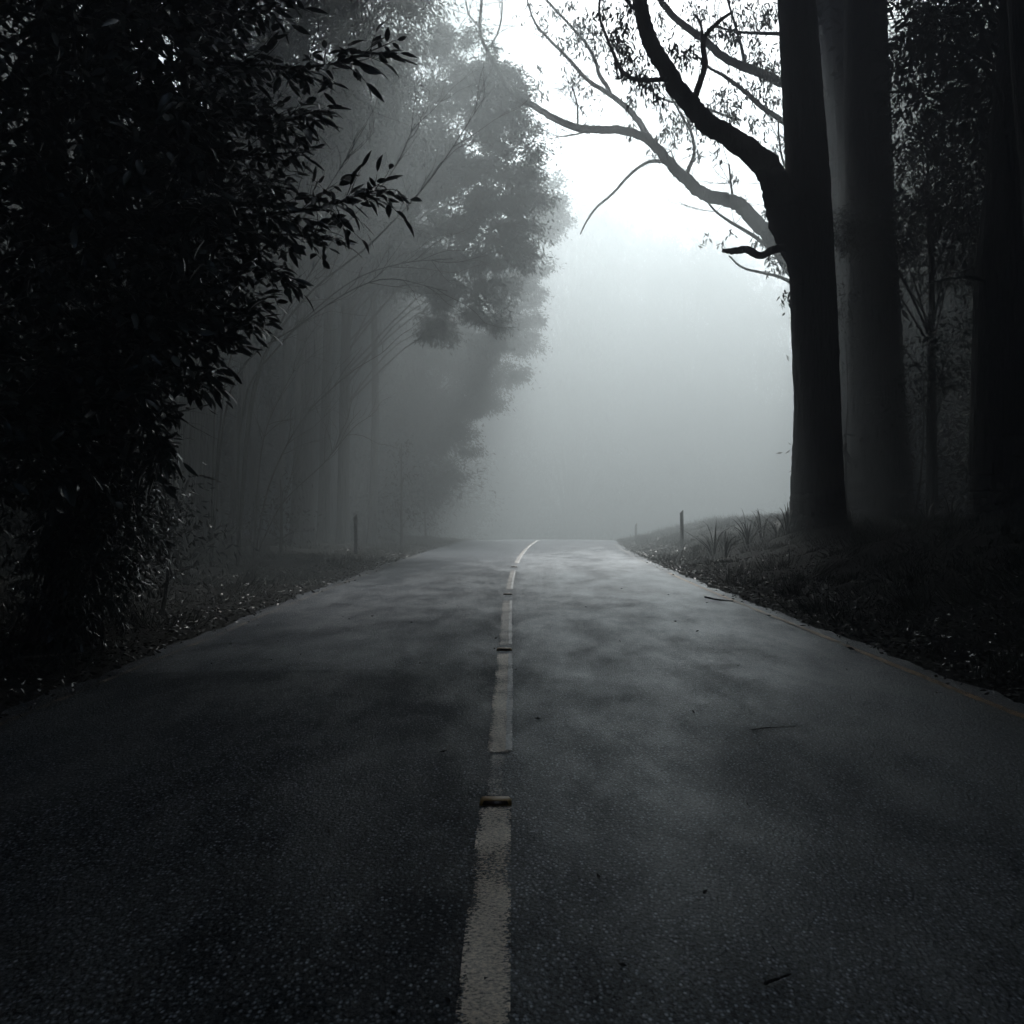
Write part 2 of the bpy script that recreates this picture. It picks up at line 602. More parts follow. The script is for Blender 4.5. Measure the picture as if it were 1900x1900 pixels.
# ------------------------------------------------------------------ road studs
def stud(y, label):
    x = float(road_cx(y)) - 0.07
    z = float(road_surface(np.array(x), np.array(y))) + 0.004
    t = thing('road_stud', (x, y, z), label, 'road stud', 'raised studs between the centre dashes')
    m_ = MB()
    w, dpt, h = 0.068, 0.05, 0.018
    base = [(-w, -dpt, 0), (w, -dpt, 0), (w, dpt, 0), (-w, dpt, 0)]
    top = [(-w * .82, -dpt * .55, h), (w * .82, -dpt * .55, h), (w * .82, dpt * .55, h), (-w * .82, dpt * .55, h)]
    vv = np.array(base + top) + np.array([x, y, z])
    m_.add(vv, None, [(0, 1, 5, 4), (1, 2, 6, 5), (2, 3, 7, 6), (3, 0, 4, 7), (4, 5, 6, 7), (3, 2, 1, 0)])
    m_.build('stud_body', M['stud'], t, False)
    l_ = MB()
    f = lambda u, s: np.array([(u * w * (1 - .18 * s) * 0.86), -dpt + dpt * .45 * s - 0.0025, h * s]) + np.array([x, y, z])
    quad = [f(-1, .12), f(1, .12), f(1, .85), f(-1, .85)]
    back = [q + np.array([0, 0.004, 0]) for q in quad]
    l_.add(np.array(quad + back), None, [(0, 1, 2, 3), (7, 6, 5, 4), (0, 4, 5, 1), (1, 5, 6, 2), (2, 6, 7, 3), (3, 7, 4, 0)])
    l_.build('lens', M['lens'], t, False)


stud(dist_of(1495), 'nearest raised road stud, amber rim and dark lens, at the head of the first dash')
stud(dist_of(1209), 'road stud in the gap between the second and third dashes, a dark bar')
stud(dist_of(1105), 'small dark road stud in the gap between the third and fourth dashes')
stud(dist_of(1053), 'farthest visible road stud, a thin dark speck just below the crest')


# ------------------------------------------------------------------ guide posts
def guide_post(px, py_base, d, h, label, lean=0.0):
    x = P(px, py_base, d)[0]
    z = float(ground_z(x, d))
    t = thing('guide_post', (x, d, z), label, 'guide post', 'guide posts along the road')
    w, dp = 0.05, 0.035
    m_ = MB()
    vv = []
    for zz, sl in ((-0.2, 0), (h * 0.5, 0), (h, 1)):
        for sx, sy in ((-1, -1), (1, -1), (1, 1), (-1, 1)):
            vv.append((x + sx * w + lean * zz, d + sy * dp, z + zz + (sx * 0.05 if sl else 0) - (0.02 if sl and sy < 0 else 0)))
    q = []
    for k in (0, 4):
        for s in range(4):
            q.append((k + s, k + (s + 1) % 4, k + 4 + (s + 1) % 4, k + 4 + s))
    q += [(8, 9, 10, 11), (3, 2, 1, 0)]
    m_.add(np.array(vv), None, q)
    o = m_.build('post', M['post'], t, False)
    bv = o.modifiers.new('bevel', 'BEVEL')
    bv.width = 0.006
    bv.segments = 2
    r_ = MB()
    cx, cz = x + lean * h * 0.8, z + h * 0.8
    vv = [(cx + sx * 0.03, d - dp - 0.006 * k - 0.001, cz + sz * 0.05) for k in (0, 1) for sx, sz in ((-1, -1), (1, -1), (1, 1), (-1, 1))]
    r_.add(np.array(vv), None, [(4, 5, 6, 7), (0, 3, 2, 1), (0, 1, 5, 4), (1, 2, 6, 5), (2, 3, 7, 6), (3, 0, 4, 7)])
    r_.build('reflector', M['reflector'], t, False)


guide_post(1266, 1018, 31.0, 1.12, 'dark weathered guide post with a slanted top on the right verge beside the grass tufts', -0.02)
guide_post(661, 1030, 29.5, 1.12, 'dark guide post on the left verge in front of the forest trunks', -0.02)
guide_post(1180, 1000, 47.0, 0.62, 'faint far guide post on the right verge where the road fades out')


# ------------------------------------------------------------------ trees
def trunk_tube(mb, base, top, r0, r1, seg=20, bend=None, flare=1.25, n=40, rough=0.02):
    base, top = np.asarray(base, float), np.asarray(top, float)
    pts = [base - np.array([0, 0, 0.5])]
    ts = [0.0, 0.05, 0.15, 0.35, 0.6, 0.8, 1.0]
    for t in ts:
        p = base + (top - base) * t
        if bend is not None:
            p = p + np.asarray(bend) * math.sin(math.pi * t)
        pts.append(p)
    rad = [r0 * flare * 1.1] + [(r0 + (r1 - r0) * t) * (1 + (flare - 1) * math.exp(-t * 28)) for t in ts]
    tube(mb, pts, rad, seg, n, 0.02, rough)


def px_path(pts, d0, d1):
    k = len(pts)
    return [P(x, y, d0 + (d1 - d0) * i / max(k - 1, 1)) for i, (x, y) in enumerate(pts)]


def px_w(w, d):
    return w * d / FPX * 0.5


def hang_leaves(mb, spots, d, leaf=0.19, per=60, spread=1.0):
    """hanging clusters of narrow gum leaves round given picture spots at distance d"""
    for (x, y, r, k) in spots:
        c = P(x, y, d)
        R = r * d / FPX
        n = int(per * k)
        ncl = max(n // 7, 2)
        cl = c + RNG.normal(0, 0.55, (ncl, 3)) * R * np.array([1, 1.4, 1])
        idx = RNG.integers(0, ncl, n)
        p = cl[idx] + RNG.normal(0, 0.09, (n, 3)) * spread
        dr = RNG.normal(0, 0.5, (n, 3)) + np.array([0, 0, -1.0])
        leaves_full(mb, p, dr, leaf * RNG.uniform(0.6, 1.2, n), leaf * 0.24 * RNG.uniform(0.7, 1.2, n))


def twig_fan(mb, start, direction, length, r, depth=3, spread=0.6, up=0.1):
    """a bare forked spray of twigs"""
    d = unit(direction)
    p = np.asarray(start, float)
    pts = [p]
    for _ in range(4):
        d = unit(d + RNG.normal(0, 0.16, 3) + np.array([0, 0, up * 0.3]))
        p = p + d * length / 4
        pts.append(p)
    tube(mb, pts, [r, r * 0.45], 4 if r < 0.02 else 5, 7)
    if depth > 0:
        for k in range(RNG.integers(2, 4)):
            i_ = RNG.integers(1, 5)
            nd = unit(d + RNG.normal(0, spread, 3) + np.array([0, 0, up]))
            twig_fan(mb, pts[i_], nd, length * RNG.uniform(0.4, 0.7), r * 0.5, depth - 1, spread, up)


# shared high crowns (used above the frame and in the far forest)
def crown_template(seed, R, H, nb, leaf, dens, clump=0.4):
    global RNG
    keep = RNG
    RNG = np.random.default_rng(seed)
    blobs = []
    for k in range(nb):
        u = RNG.uniform(-1, 1)
        a_ = RNG.uniform(0, 2 * np.pi)
        rr = R * math.sqrt(1 - u * u) * RNG.uniform(0.35, 0.85)
        blobs.append(((rr * math.cos(a_), rr * math.sin(a_), u * H * 0.5), R * RNG.uniform(0.26, 0.42)))
    m_ = MB()
    crown_blobs(m_, blobs, leaf, dens, clump)
    for c_, r_ in blobs:
        c_ = np.array(c_)
        tube(m_, [np.array([0, 0, -H * 0.6]), c_ * np.array([.4, .4, .5]) + np.array([0, 0, -H * .15]), c_], [0.12, 0.07, 0.02], 5, 6)
    RNG = keep
    return m_.mesh('crown', M['leaf_far'])


CANOPY = [crown_template(100 + k, 6.0, 7.5, 16, 0.42, 170, 0.6) for k in range(2)]
FAR = [crown_template(200 + k, 4.2, 9.0, 22, 0.30, 330, 0.45) for k in range(3)]


def put_crown(parent, offset, scale, rot, me, name='crown'):
    o = link_mesh(name, me, parent)
    o.location = offset
    o.scale = scale
    o.rotation_euler = (0, 0, rot)
    return o


# --- big gum tree at the road: trunk, thick arching limb, stub, crown above the frame
D1 = 25.0
b1 = P(1516, 966, D1)
b1[2] = float(ground_z(b1[0], D1))
t1 = thing('gum_tree', b1, 'big dark gum tree on the bank, a thick limb arching left over the road', 'tree')
mb = MB()
trunk_pts = [P(1520, 985, D1), P(1519, 960, D1), P(1516, 890, D1), P(1517, 760, D1), P(1511, 600, D1), P(1506, 480, D1), P(1499, 340, D1), P(1490, 180, D1), P(1478, 0, D1), P(1462, -250, D1 + .5), P(1450, -500, D1 + 1)]
wd = [118, 104, 96, 84, 84, 82, 80, 74, 69, 60, 45]
tube(mb, trunk_pts, [px_w(w_, D1) for w_ in wd], 72, 150, 0.012, 0.0, 0.02)
mb.build('trunk', M['bark'], t1)


def limb(parent, pts, widths, d0, d1, mat, name='limb', seg=12, rough=0.03, wob=0.06):
    m_ = MB()
    n = len(pts)
    rad = []
    for i_ in range(n):
        dd = d0 + (d1 - d0) * i_ / (n - 1)
        w_ = np.interp(i_ / (n - 1), np.linspace(0, 1, len(widths)), widths)
        rad.append(px_w(w_, dd))
    tube(m_, px_path(pts, d0, d1), rad, seg, n * 6, wob, rough)
    return m_.build(name, mat, parent)


limb(t1, [(1512, 560), (1488, 478), (1462, 415), (1447, 368), (1430, 322), (1400, 287), (1356, 256), (1312, 229), (1284, 198), (1257, 164), (1233, 123), (1209, 82), (1195, 41), (1187, 0), (1178, -60), (1182, -130)],
     [60, 66, 66, 58, 47, 41, 38, 36, 35, 32, 30, 28, 27, 25, 23], D1, 23.5, M['bark'], seg=16)
limb(t1, [(1284, 200), (1293, 168), (1308, 122), (1305, 76), (1329, 44), (1356, 24)], [16, 11, 10, 8, 5], 24.1, 24.0, M['bark'])
limb(t1, [(1305, 80), (1300, 45), (1289, 26)], [6, 3], 24.1, 24.2, M['bark'])
limb(t1, [(1240, 146), (1199, 149), (1168, 144), (1151, 127), (1137, 96), (1124, 65), (1113, 34), (1113, 0), (1125, -40)], [9, 7, 5, 4], 23.9, 23.6, M['bark'])
limb(t1, [(1187, 20), (1170, 10), (1150, -20)], [8, 5], 23.6, 23.6, M['bark'])
limb(t1, [(1475, 452), (1455, 459), (1431, 465), (1411, 474), (1383, 463), (1360, 466), (1341, 465)], [24, 17, 14, 15, 13, 14, 12, 7], 24.8, 24.3, M['bark'], rough=0.06)
for (x, y, dx, dz, L) in ((1122, 62, -1, .3, .5), (1140, 100, -.6, .8, .6), (1113, 20, .6, .6, .5), (1165, 144, -.2, 1, .5), (1210, 150, .2, -1, .5), (1250, 120, .5, .8, .5), (1305, 110, -1, .3, .5)):
    mb = MB()
    twig_fan(mb, P(x, y, 23.9), (dx, 0, dz), L * 1.6, 0.012, 2)
    mb.build('twig', M['twig'], t1)
mb = MB()
hang_leaves(mb, [(1158, 79, 26, 1.6), (1178, 124, 34, 2.4), (1144, 44, 26, 1.3), (1165, 20, 22, .8), (1150, 110, 24, 1.1), (1247, 86, 12, .5), (1277, 103, 20, .9), (1268, 110, 14, .5),
                 (1215, 170, 22, .5), (1178, 0, 40, 1), (1110, 10, 24, .6), (1200, 145, 20, .9), (1462, 550, 7, .4)], 23.9, 0.2, 75)
mb.build('foliage', M['leaf_gum'], t1)
put_crown(t1, (-2.2, 1.0, 19.5), (1.05, 1.05, .8), 0.4, CANOPY[0])
put_crown(t1, (-6.5, -1.0, 18.5), (1.05, 1.05, .75), 2.4, CANOPY[1])
put_crown(t1, (-5.0, -3.5, 20.0), (1.1, 1.1, .7), 4.4, CANOPY[0])  # extra unseen crowns, added to shade the road and near foliage
put_crown(t1, (-8.5, -4.0, 18.0), (1.0, 1.0, .7), 5.4, CANOPY[1])

# --- second trunk beside it
D2 = 27.5
b2 = P(1632, 962, D2)
b2[2] = float(ground_z(b2[0], D2))
t2 = thing('gum_tree', b2, 'thick dark trunk just right of the arching tree, wider at its foot', 'tree')
mb = MB()
tube(mb, [P(1632, 985, D2), P(1632, 955, D2), P(1631, 880, D2), P(1627, 720, D2), P(1622, 560, D2), P(1615, 380, D2), P(1610, 200, D2), P(1605, 0, D2), P(1598, -250, D2), P(1590, -480, D2)],
     [px_w(w_, D2) for w_ in (140, 126, 116, 98, 92, 86, 82, 76, 62, 40)], 72, 150, 0.012, 0.0, 0.022)
mb.build('trunk', M['bark'], t2)
limb(t2, [(1592, 870), (1574, 850), (1566, 832), (1570, 822)], [12, 9, 5], D2 - .3, D2 - .6, M['bark'], 'dead_stub')
put_crown(t2, (1.0, 1.0, 19.5), (1.1, 1.1, .8), 1.4, CANOPY[1])

# --- paler, farther gum behind, whose grey limbs reach left across the sky gap
D3 = 37.0
b3 = P(1575, 965, D3)
b3[2] = float(ground_z(b3[0], D3))
t3 = thing('gum_tree', b3, 'paler fog-veiled gum trunk between the two dark trunks, long grey limbs reaching left', 'tree')
mb = MB()
tube(mb, [P(1578, 985, D3), P(1576, 950, D3), P(1570, 760, D3), P(1562, 560, D3), P(1556, 370, D3), P(1548, 180, D3), P(1538, 0, D3), P(1526, -250, D3), P(1515, -400, D3)],
     [px_w(w_, D3) for w_ in (80, 72, 64, 60, 56, 54, 52, 44, 32)], 20, 60, 0.012, 0.012)
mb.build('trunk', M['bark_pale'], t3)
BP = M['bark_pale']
lim = [
    ([(1562, 600), (1500, 530), (1462, 486), (1431, 441), (1397, 407), (1373, 380), (1342, 369), (1308, 361), (1281, 339), (1254, 315), (1233, 291), (1212, 267), (1192, 253), (1151, 241), (1110, 241), (1069, 236), (1028, 219), (987, 195), (949, 171), (929, 140), (912, 109), (891, 62), (893, 0), (885, -40)],
     [34, 30, 28, 24, 22, 18, 16, 14, 12, 9, 6, 5]),
    ([(1206, 258), (1185, 226), (1165, 202), (1130, 174), (1089, 147), (1055, 109), (1021, 75), (994, 44), (980, 7), (975, -30)], [13, 11, 8, 6, 4, 3]),
    ([(1132, 176), (1127, 162), (1113, 140), (1103, 109), (1086, 79), (1055, 44), (1014, 0), (990, -30)], [9, 7, 5, 4]),
    ([(905, 91), (922, 65), (930, 35), (932, 5)], [4, 2.5]),
    ([(890, 50), (870, 27), (863, -6)], [4, 3]),
    ([(1240, 302), (1212, 299), (1192, 306), (1165, 328), (1137, 359), (1106, 386), (1089, 410), (1077, 434)], [7, 6, 5, 4, 2.5]),
    ([(1272, 328), (1281, 305), (1288, 284), (1284, 250), (1267, 219), (1250, 188), (1235, 165)], [9, 6, 4, 3]),
    ([(1072, 232), (1071, 195), (1062, 161)], [4, 2.5]),
    ([(1361, 374), (1356, 340), (1353, 306)], [5, 3]),
    ([(1090, 243), (1066, 250), (1034, 254)], [4, 2]),
    ([(1440, 470), (1404, 441), (1363, 417), (1329, 393), (1306, 366)], [9, 7, 5, 3]),
    ([(1258, 316), (1250, 295), (1245, 280)], [4, 2]),
    ([(1548, 180), (1500, 170), (1455, 154), (1414, 137), (1377, 123), (1342, 106), (1312, 79), (1284, 58), (1250, 31), (1226, 0), (1210, -30)], [22, 18, 16, 14, 12, 9]),
    ([(1384, 124), (1375, 85), (1362, 40), (1350, 0)], [7, 5, 4]),
    ([(1552, 300), (1500, 262), (1459, 229), (1418, 202), (1383, 171), (1342, 140), (1315, 125), (1290, 100)], [14, 11, 9, 6, 3]),
    ([(1540, 70), (1445, 63), (1377, 60), (1330, 50)], [9, 7, 5, 3]),
    ([(1562, 560), (1500, 540), (1466, 523), (1445, 513), (1414, 506), (1377, 496), (1353, 475)], [10, 8, 6, 5, 3]),
    ([(1500, 500), (1462, 420), (1450, 380), (1430, 350), (1400, 320), (1370, 290)], [9, 7, 5, 3, 2]),
    ([(1500, 470), (1452, 385), (1440, 350), (1425, 330)], [7, 5, 3]),
    ([(1500, 340), (1458, 310), (1446, 260), (1444, 225)], [6, 4, 3]),
    ([(1366, 222), (1290, 195), (1250, 190), (1215, 175), (1205, 150)], [5, 4, 3]),
]
for pts, wds in lim:
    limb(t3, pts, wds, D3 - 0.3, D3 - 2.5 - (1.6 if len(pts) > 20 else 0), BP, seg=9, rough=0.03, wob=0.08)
mb = MB()
for pts, wds in lim:
    for _ in range(9):
        k = RNG.integers(len(pts) // 3, len(pts))
        x, y = pts[k]
        if y > 440 or x > 1460 or (1070 < x < 1200 and y > 300):
            continue
        twig_fan(mb, P(x, y, D3 - 1.0), (RNG.normal(-0.4, .6), RNG.normal(0, .5), RNG.normal(.5, .6)), RNG.uniform(.8, 2.0), 0.012, 2)
mb.build('twig_spray', M['twig'], t3)
mb = MB()
hang_leaves(mb, [(1072, 51, 24, 1.2), (1062, 79, 26, 1.3), (1103, 62, 28, 1.4), (1040, 20, 24, .8), (1120, 100, 26, .9), (1339, 58, 26, 1.5), (1320, 30, 30, 1.4), (1300, 10, 30, 1.2), (1360, 75, 20, .9), (1380, 30, 34, 1.6), (1420, 20, 30, 1.6), (1410, 60, 26, 1),
                 (1339, 185, 26, 1.5), (1363, 219, 28, 1.6), (1397, 240, 26, 1.2), (1350, 165, 24, 1), (1424, 116, 28, 1.8), (1438, 140, 22, 1.2), (1400, 160, 26, 1), (1260, 233, 24, 1.4), (1250, 250, 20, .8), (1430, 180, 28, 1.3), (1400, 110, 24, .9),
                 (1428, 410, 22, .8), (1411, 445, 18, .7), (1431, 492, 20, .9), (1450, 480, 16, .7), (997, 164, 20, .7), (1096, 212, 22, .5), (1052, 144, 16, .5), (1089, 164, 18, .5), (1070, 150, 16, .4),
                 (1178, 240, 14, .5), (1219, 263, 16, .5), (1175, 181, 20, .6), (1209, 164, 24, .7), (1236, 202, 22, .7), (1000, 20, 26, .7), (1010, 60, 16, .3), (1310, 290, 30, .5), (1340, 260, 26, .6), (1290, 250, 24, .6), (1420, 330, 20, .3), (1362, 320, 8, .25), (1300, 440, 12, .2), (1345, 440, 10, .2), (1440, 270, 20, .6), (1200, 40, 30, .6), (1250, 20, 30, .8)], D3 - 1.0, 0.25, 85)
mb.build('foliage', M['leaf_gum'], t3)
put_crown(t3, (0.5, 1.5, 24), (.9, .9, .7), .9, CANOPY[0])

# --- huge dark trunk at the right edge
D4 = 21.5
b4 = P(1858, 962, D4)
b4[2] = float(ground_z(b4[0], D4))
t4 = thing('gum_tree', b4, 'broad black trunk nearest the right edge of the view', 'tree')
mb = MB()
tube(mb, [P(1858, 990, D4), P(1858, 955, D4), P(1858, 860, D4), P(1858, 700, D4), P(1862, 500, D4), P(1875, 300, D4), P(1888, 100, D4), P(1895, -100, D4), P(1900, -400, D4)],
     [px_w(w_, D4) for w_ in (140, 118, 112, 104, 96, 80, 70, 62, 45)], 72, 150, 0.012, 0.0, 0.022)
mb.build('trunk', M['bark'], t4)
limb(t4, [(1880, 330), (1868, 250), (1850, 160), (1800, 100), (1740, 80)], [16, 10, 6], D4, D4 - .5, M['bark'])
limb(t4, [(1860, 560), (1820, 520), (1780, 515), (1720, 525)], [9, 6, 3], D4, D4 - .8, M['bark'])
put_crown(t4, (-1, -2.0, 16.5), (1.15, 1.15, .85), 3.4, CANOPY[1])
put_crown(t4, (-5, -5.0, 16.0), (.9, .9, .7), 5.0, CANOPY[0])  # second crown out of view, added over the road for shade

# --- dark understorey foliage in front of the right-hand trunks
def px_blobs(lst, d, jitter=1.2):
    out = []
    for (x, y, r) in lst:
        dd = d + RNG.normal(0, jitter)
        out.append((P(x, y, dd), r * dd / FPX))
    return out


def leafy_tree(base_px, d, blobs, label, trunk_r, mat, leaf=0.2, dens=700, clump=0.3, name='forest_tree', group=None, top=None, jitter=1.2, limb_r=0.05, lean=(0, 0), height=None, cat='tree', aspect=.3, bark='bark', lumps=21):
    x = P(base_px, 950, d)[0]
    z = float(ground_z(x, d))
    t = thing(name, (x, d, z), label, cat, group)
    bl = px_blobs(blobs, d, jitter)
    cz = max(b_[0][2] + b_[1] * .3 for b_ in bl)
    cxm = float(np.mean([b_[0][0] for b_ in bl]))
    h = height or cz
    m_ = MB()
    topp = np.array([x + lean[0], d + lean[1], h])
    trunk_tube(m_, (x, d, z), topp, trunk_r, trunk_r * 0.35, 12, (RNG.normal(0, .15), 0, 0))
    m_.build('trunk', M[bark], t)
    m_ = MB()
    for c_, r_ in bl:
        s_ = np.array([x, d, z]) + (topp - np.array([x, d, z])) * min(max((c_[2] - z) * 0.62 / max(h - z, .1), 0.1), .97)
        mid = (s_ + c_) / 2 + np.array([0, 0, .12 * np.linalg.norm(c_ - s_)])
        tube(m_, [s_, mid, c_], [limb_r, limb_r * .6, limb_r * .2], 5, 8, 0.1)
        for _ in range(3):
            twig_fan(m_, mid + (c_ - mid) * RNG.uniform(0, 1), unit(c_ - s_) + RNG.normal(0, .5, 3), r_ * 1.1, limb_r * .25, 1)
    m_.build('branches', M['twig'], t)
    m_ = MB()
    crown_blobs(m_, bl, leaf, dens, clump, aspect=aspect, lumps=lumps)
    m_.build('crown', M[mat], t)
    return t


leafy_tree(1729, 25.0, [(1700, 90, 60), (1760, 60, 80), (1830, 120, 80), (1700, 200, 60), (1780, 230, 80), (1720, 320, 70), (1650, 430, 70), (1590, 420, 45), (1560, 450, 30), (1800, 360, 80), (1720, 430, 70), (1860, 250, 70), (1640, 490, 50), (1780, 480, 60), (1560, 560, 22), (1700, 10, 50), (1560, 410, 26), (1860, 430, 70), (1720, 650, 36), (1770, 700, 36), (1690, 700, 22), (1780, 620, 30)],
           'slim dark sapling with leafy sprays between the two broad right-hand trunks', 0.15, 'leaf_gum', 0.16, 1500, 0.26, 'sapling', height=8.0, limb_r=.03)
leafy_tree(1574, 27.0, [(1565, 590, 20), (1572, 640, 20), (1572, 690, 16), (1566, 555, 16)],
           'thin twisted shrub stem in the gap between the two dark trunks', 0.035, 'leaf_gum', 0.15, 500, 0.15, 'shrub', cat='shrub', height=4.2, limb_r=.014, jitter=.2)
leafy_tree(1697, 24.0, [(1705, 735, 12), (1712, 690, 14)], 'slender leaning stem left of the slim sapling', 0.03, 'leaf_gum', 0.15, 500, .12, 'shrub', cat='shrub', height=4.4, lean=(.2, 0), limb_r=.012, jitter=.2)

# right background forest
bgR = [(1750, 46, 1.2), (1735, 40, 1.1), (1765, 46, 1.3), (1840, 38, 1.2), (1905, 44, 1.3), (1960, 36, 1.2), (1725, 54, 1.1), (1740, 58, 1.4), (1850, 56, 1.4), (1750, 62, 1.3), (2030, 50, 1.3), (2000, 26, 1.1)]
for k, (px, d, s) in enumerate(bgR):
    x = P(px, 950, d)[0]
    z = float(ground_z(x, d))
    t = thing('forest_tree', (x, d, z), 'dim tree of the dark forest behind the broad right-hand trunks', 'tree', 'dim trees behind the right-hand trunks')
    m_ = MB()
    trunk_tube(m_, (x, d, z), (x + RNG.normal(0, .4), d, z + 14 * s), 0.32, 0.12, 10)
    m_.build('trunk', M['bark'], t)
    put_crown(t, (0, 0, 10.5 * s), (s * 1.1, s * 1.1, s * 1.25), RNG.uniform(0, 6), FAR[k % 3])
    if d > 54:
        put_crown(t, (0, 0, 17.5 * s), (s * 1.1, s * 1.1, s * .9), RNG.uniform(0, 6), FAR[(k + 2) % 3])
    put_crown(t, (0, 0, 3.4), (s * .9, s * .9, .8), RNG.uniform(0, 6), FAR[(k + 1) % 3], 'undergrowth')

# --- left forest: trees by the road with crowns leaning over it
leafy_tree(636, 35.2, [(895, 175, 80), (845, 115, 80), (945, 235, 50), (930, 330, 76), (985, 355, 42), (900, 430, 90), (950, 475, 52), (960, 290, 40), (940, 190, 40), (850, 530, 80), (905, 585, 42), (780, 450, 100), (760, 300, 110), (700, 200, 120), (810, 600, 40), (650, 330, 110), (880, 250, 80), (930, 540, 34), (960, 420, 50), (860, 350, 90), (700, 420, 90), (920, 130, 45), (985, 275, 20)],
           'leafy tree on the left whose dark rounded crown bulges over the road', 0.22, 'leaf_brown', 0.19, 2500, 0.23, lean=(.3, 0), limb_r=.035, lumps=13)
leafy_tree(735, 50.0, [(1010, 365, 44), (1030, 415, 30), (1000, 420, 36), (980, 520, 46), (955, 600, 50), (925, 680, 52), (885, 740, 52), (820, 700, 90), (850, 800, 40), (790, 800, 70), (900, 620, 70), (930, 500, 70), (1000, 490, 22), (985, 640, 20), (960, 690, 22), (870, 660, 60), (740, 740, 80), (830, 880, 26), (780, 900, 40)],
           'greyer tree behind the bulging crown with a ragged edge stepping down to the road', 0.36, 'leaf_far', 0.22, 2200, 0.27, lean=(2.5, 0), limb_r=.06, lumps=12)
leafy_tree(800, 70.0, [(895, 30, 55), (925, 60, 30), (860, -40, 90), (880, -110, 100), (790, 20, 90), (930, 110, 26), (905, 140, 24), (830, 90, 60), (935, -20, 30), (780, -120, 110)],
           'palest tall tree of the left forest, top crown beside the bright sky gap', 0.4, 'leaf_far', 0.3, 850, 0.36, limb_r=.07)
leafy_tree(560, 34.0, [(600, 80, 110), (700, 20, 110), (500, 150, 110), (560, -70, 140), (480, 300, 110), (760, -60, 100), (420, 60, 120), (600, 230, 90), (700, 110, 60)],
           'tall grey forest tree filling the top left behind the black foliage', 0.36, 'leaf_far', 0.24, 1100, 0.36, limb_r=.07)

stems = [(478, 36, .20, -.4), (515, 40, .17, .3), (545, 33, .16, -.2), (568, 38, .30, 0), (600, 35, .22, .15), (618, 44, .2, 0), (690, 38, .17, -.1), (430, 31, .16, .5), (400, 37, .2, 0), (715, 50, .22, 0), (750, 56, .22, .2), (350, 30, .2, -.3), (300, 36, .24, 0), (240, 30, .2, .2)]
ORD = ['nearest', 'second', 'third', 'fourth', 'fifth', 'sixth', 'seventh', 'eighth', 'ninth', 'tenth', 'eleventh', 'twelfth']
lefts = sorted([q[0] for q in stems if q[0] < 661], reverse=True)
rights = sorted([q[0] for q in stems if q[0] > 661])


def stem_label(px, r, ln):
    look = 'stout' if r > .23 else ('leaning' if abs(ln) > .35 else 'slim')
    if px < 661:
        return '%s upright trunk in the dim wood, %s one left of the left guide post' % (look, ORD[lefts.index(px)])
    return '%s pale trunk in the dim wood, %s one right of the left guide post' % (look, ORD[rights.index(px)])


for k, (px, d, r, ln) in enumerate(stems):
    x = P(px, 950, d)[0]
    z = float(ground_z(x, d))
    t = thing('forest_tree', (x, d, z), stem_label(px, r, ln), 'tree', 'bare trunks of the left forest')
    m_ = MB()
    trunk_tube(m_, (x, d, z), (x + ln * 2 + RNG.normal(0, .3), d, z + 15), r, r * .4, 10, (RNG.normal(0, .2), 0, 0))
    m_.build('trunk', M['bark'], t)
    s = RNG.uniform(.75, 1.05)
    if d > 37:
        put_crown(t, (ln * 2, 0, 13.5), (s, s, s), RNG.uniform(0, 6), FAR[k % 3])

# the wood behind them
k = 0
for d, pxs in ((34, (-60, 20, 110)), (42, (-120, -20, 70, 150)), (50, (180, 280, 380, 470, 560, 640)), (60, (120, 330, 440, 540, 630, 710)), (72, (480, 590, 680, 760))):
    for px in pxs:
        x = P(px + RNG.normal(0, 12), 950, d)[0]
        z = float(ground_z(x, d))
        t = thing('forest_tree', (x, d, z), 'faint tree deep in the left forest, foliage from foot to top', 'tree', 'faint trees deep in the left forest')
        m_ = MB()
        trunk_tube(m_, (x, d, z), (x, d, z + 16), .3, .12, 8)
        m_.build('trunk', M['bark'], t)
        s = RNG.uniform(1.1, 1.4)
        put_crown(t, (0, 0, 12), (s, s, s * 1.3), RNG.uniform(0, 6), FAR[k % 3])
        put_crown(t, (0, 0, 4.0), (s, s, .85), RNG.uniform(0, 6), FAR[(k + 1) % 3], 'undergrowth')
        k += 1

# faint hill trees closing the road
hill = [(1060, 80, 330), (1130, 84, 360), (1205, 86, 395), (1270, 84, 425), (1340, 88, 465), (1410, 86, 505), (1480, 90, 520), (1560, 88, 530), (1640, 86, 520), (1000, 90, 330), (930, 92, 340), (1100, 96, 420), (1300, 98, 460), (870, 88, 380)]
for k, (px, d, py) in enumerate(hill):
    d = d * 1.13
    x = P(px, 950, d)[0]
    z = float(ground_z(x, d))
    top = P(px, py, d)[2]
    t = thing('forest_tree', (x, d, z), 'ghostly pale tree closing the road in the thickest fog', 'tree', 'ghostly trees closing the road')
    m_ = MB()
    trunk_tube(m_, (x, d, z), (x, d, top - 3), .35, .12, 8)
    m_.build('trunk', M['bark'], t)
    h = top - z
    put_crown(t, (0, 0, h * .66), (1.45, 1.45, h * .68 / 9.6), RNG.uniform(0, 6), FAR[k % 3])
    put_crown(t, (0, 0, h * .25), (1.45, 1.45, h * .5 / 9.6), RNG.uniform(0, 6), FAR[(k + 1) % 3], 'undergrowth')

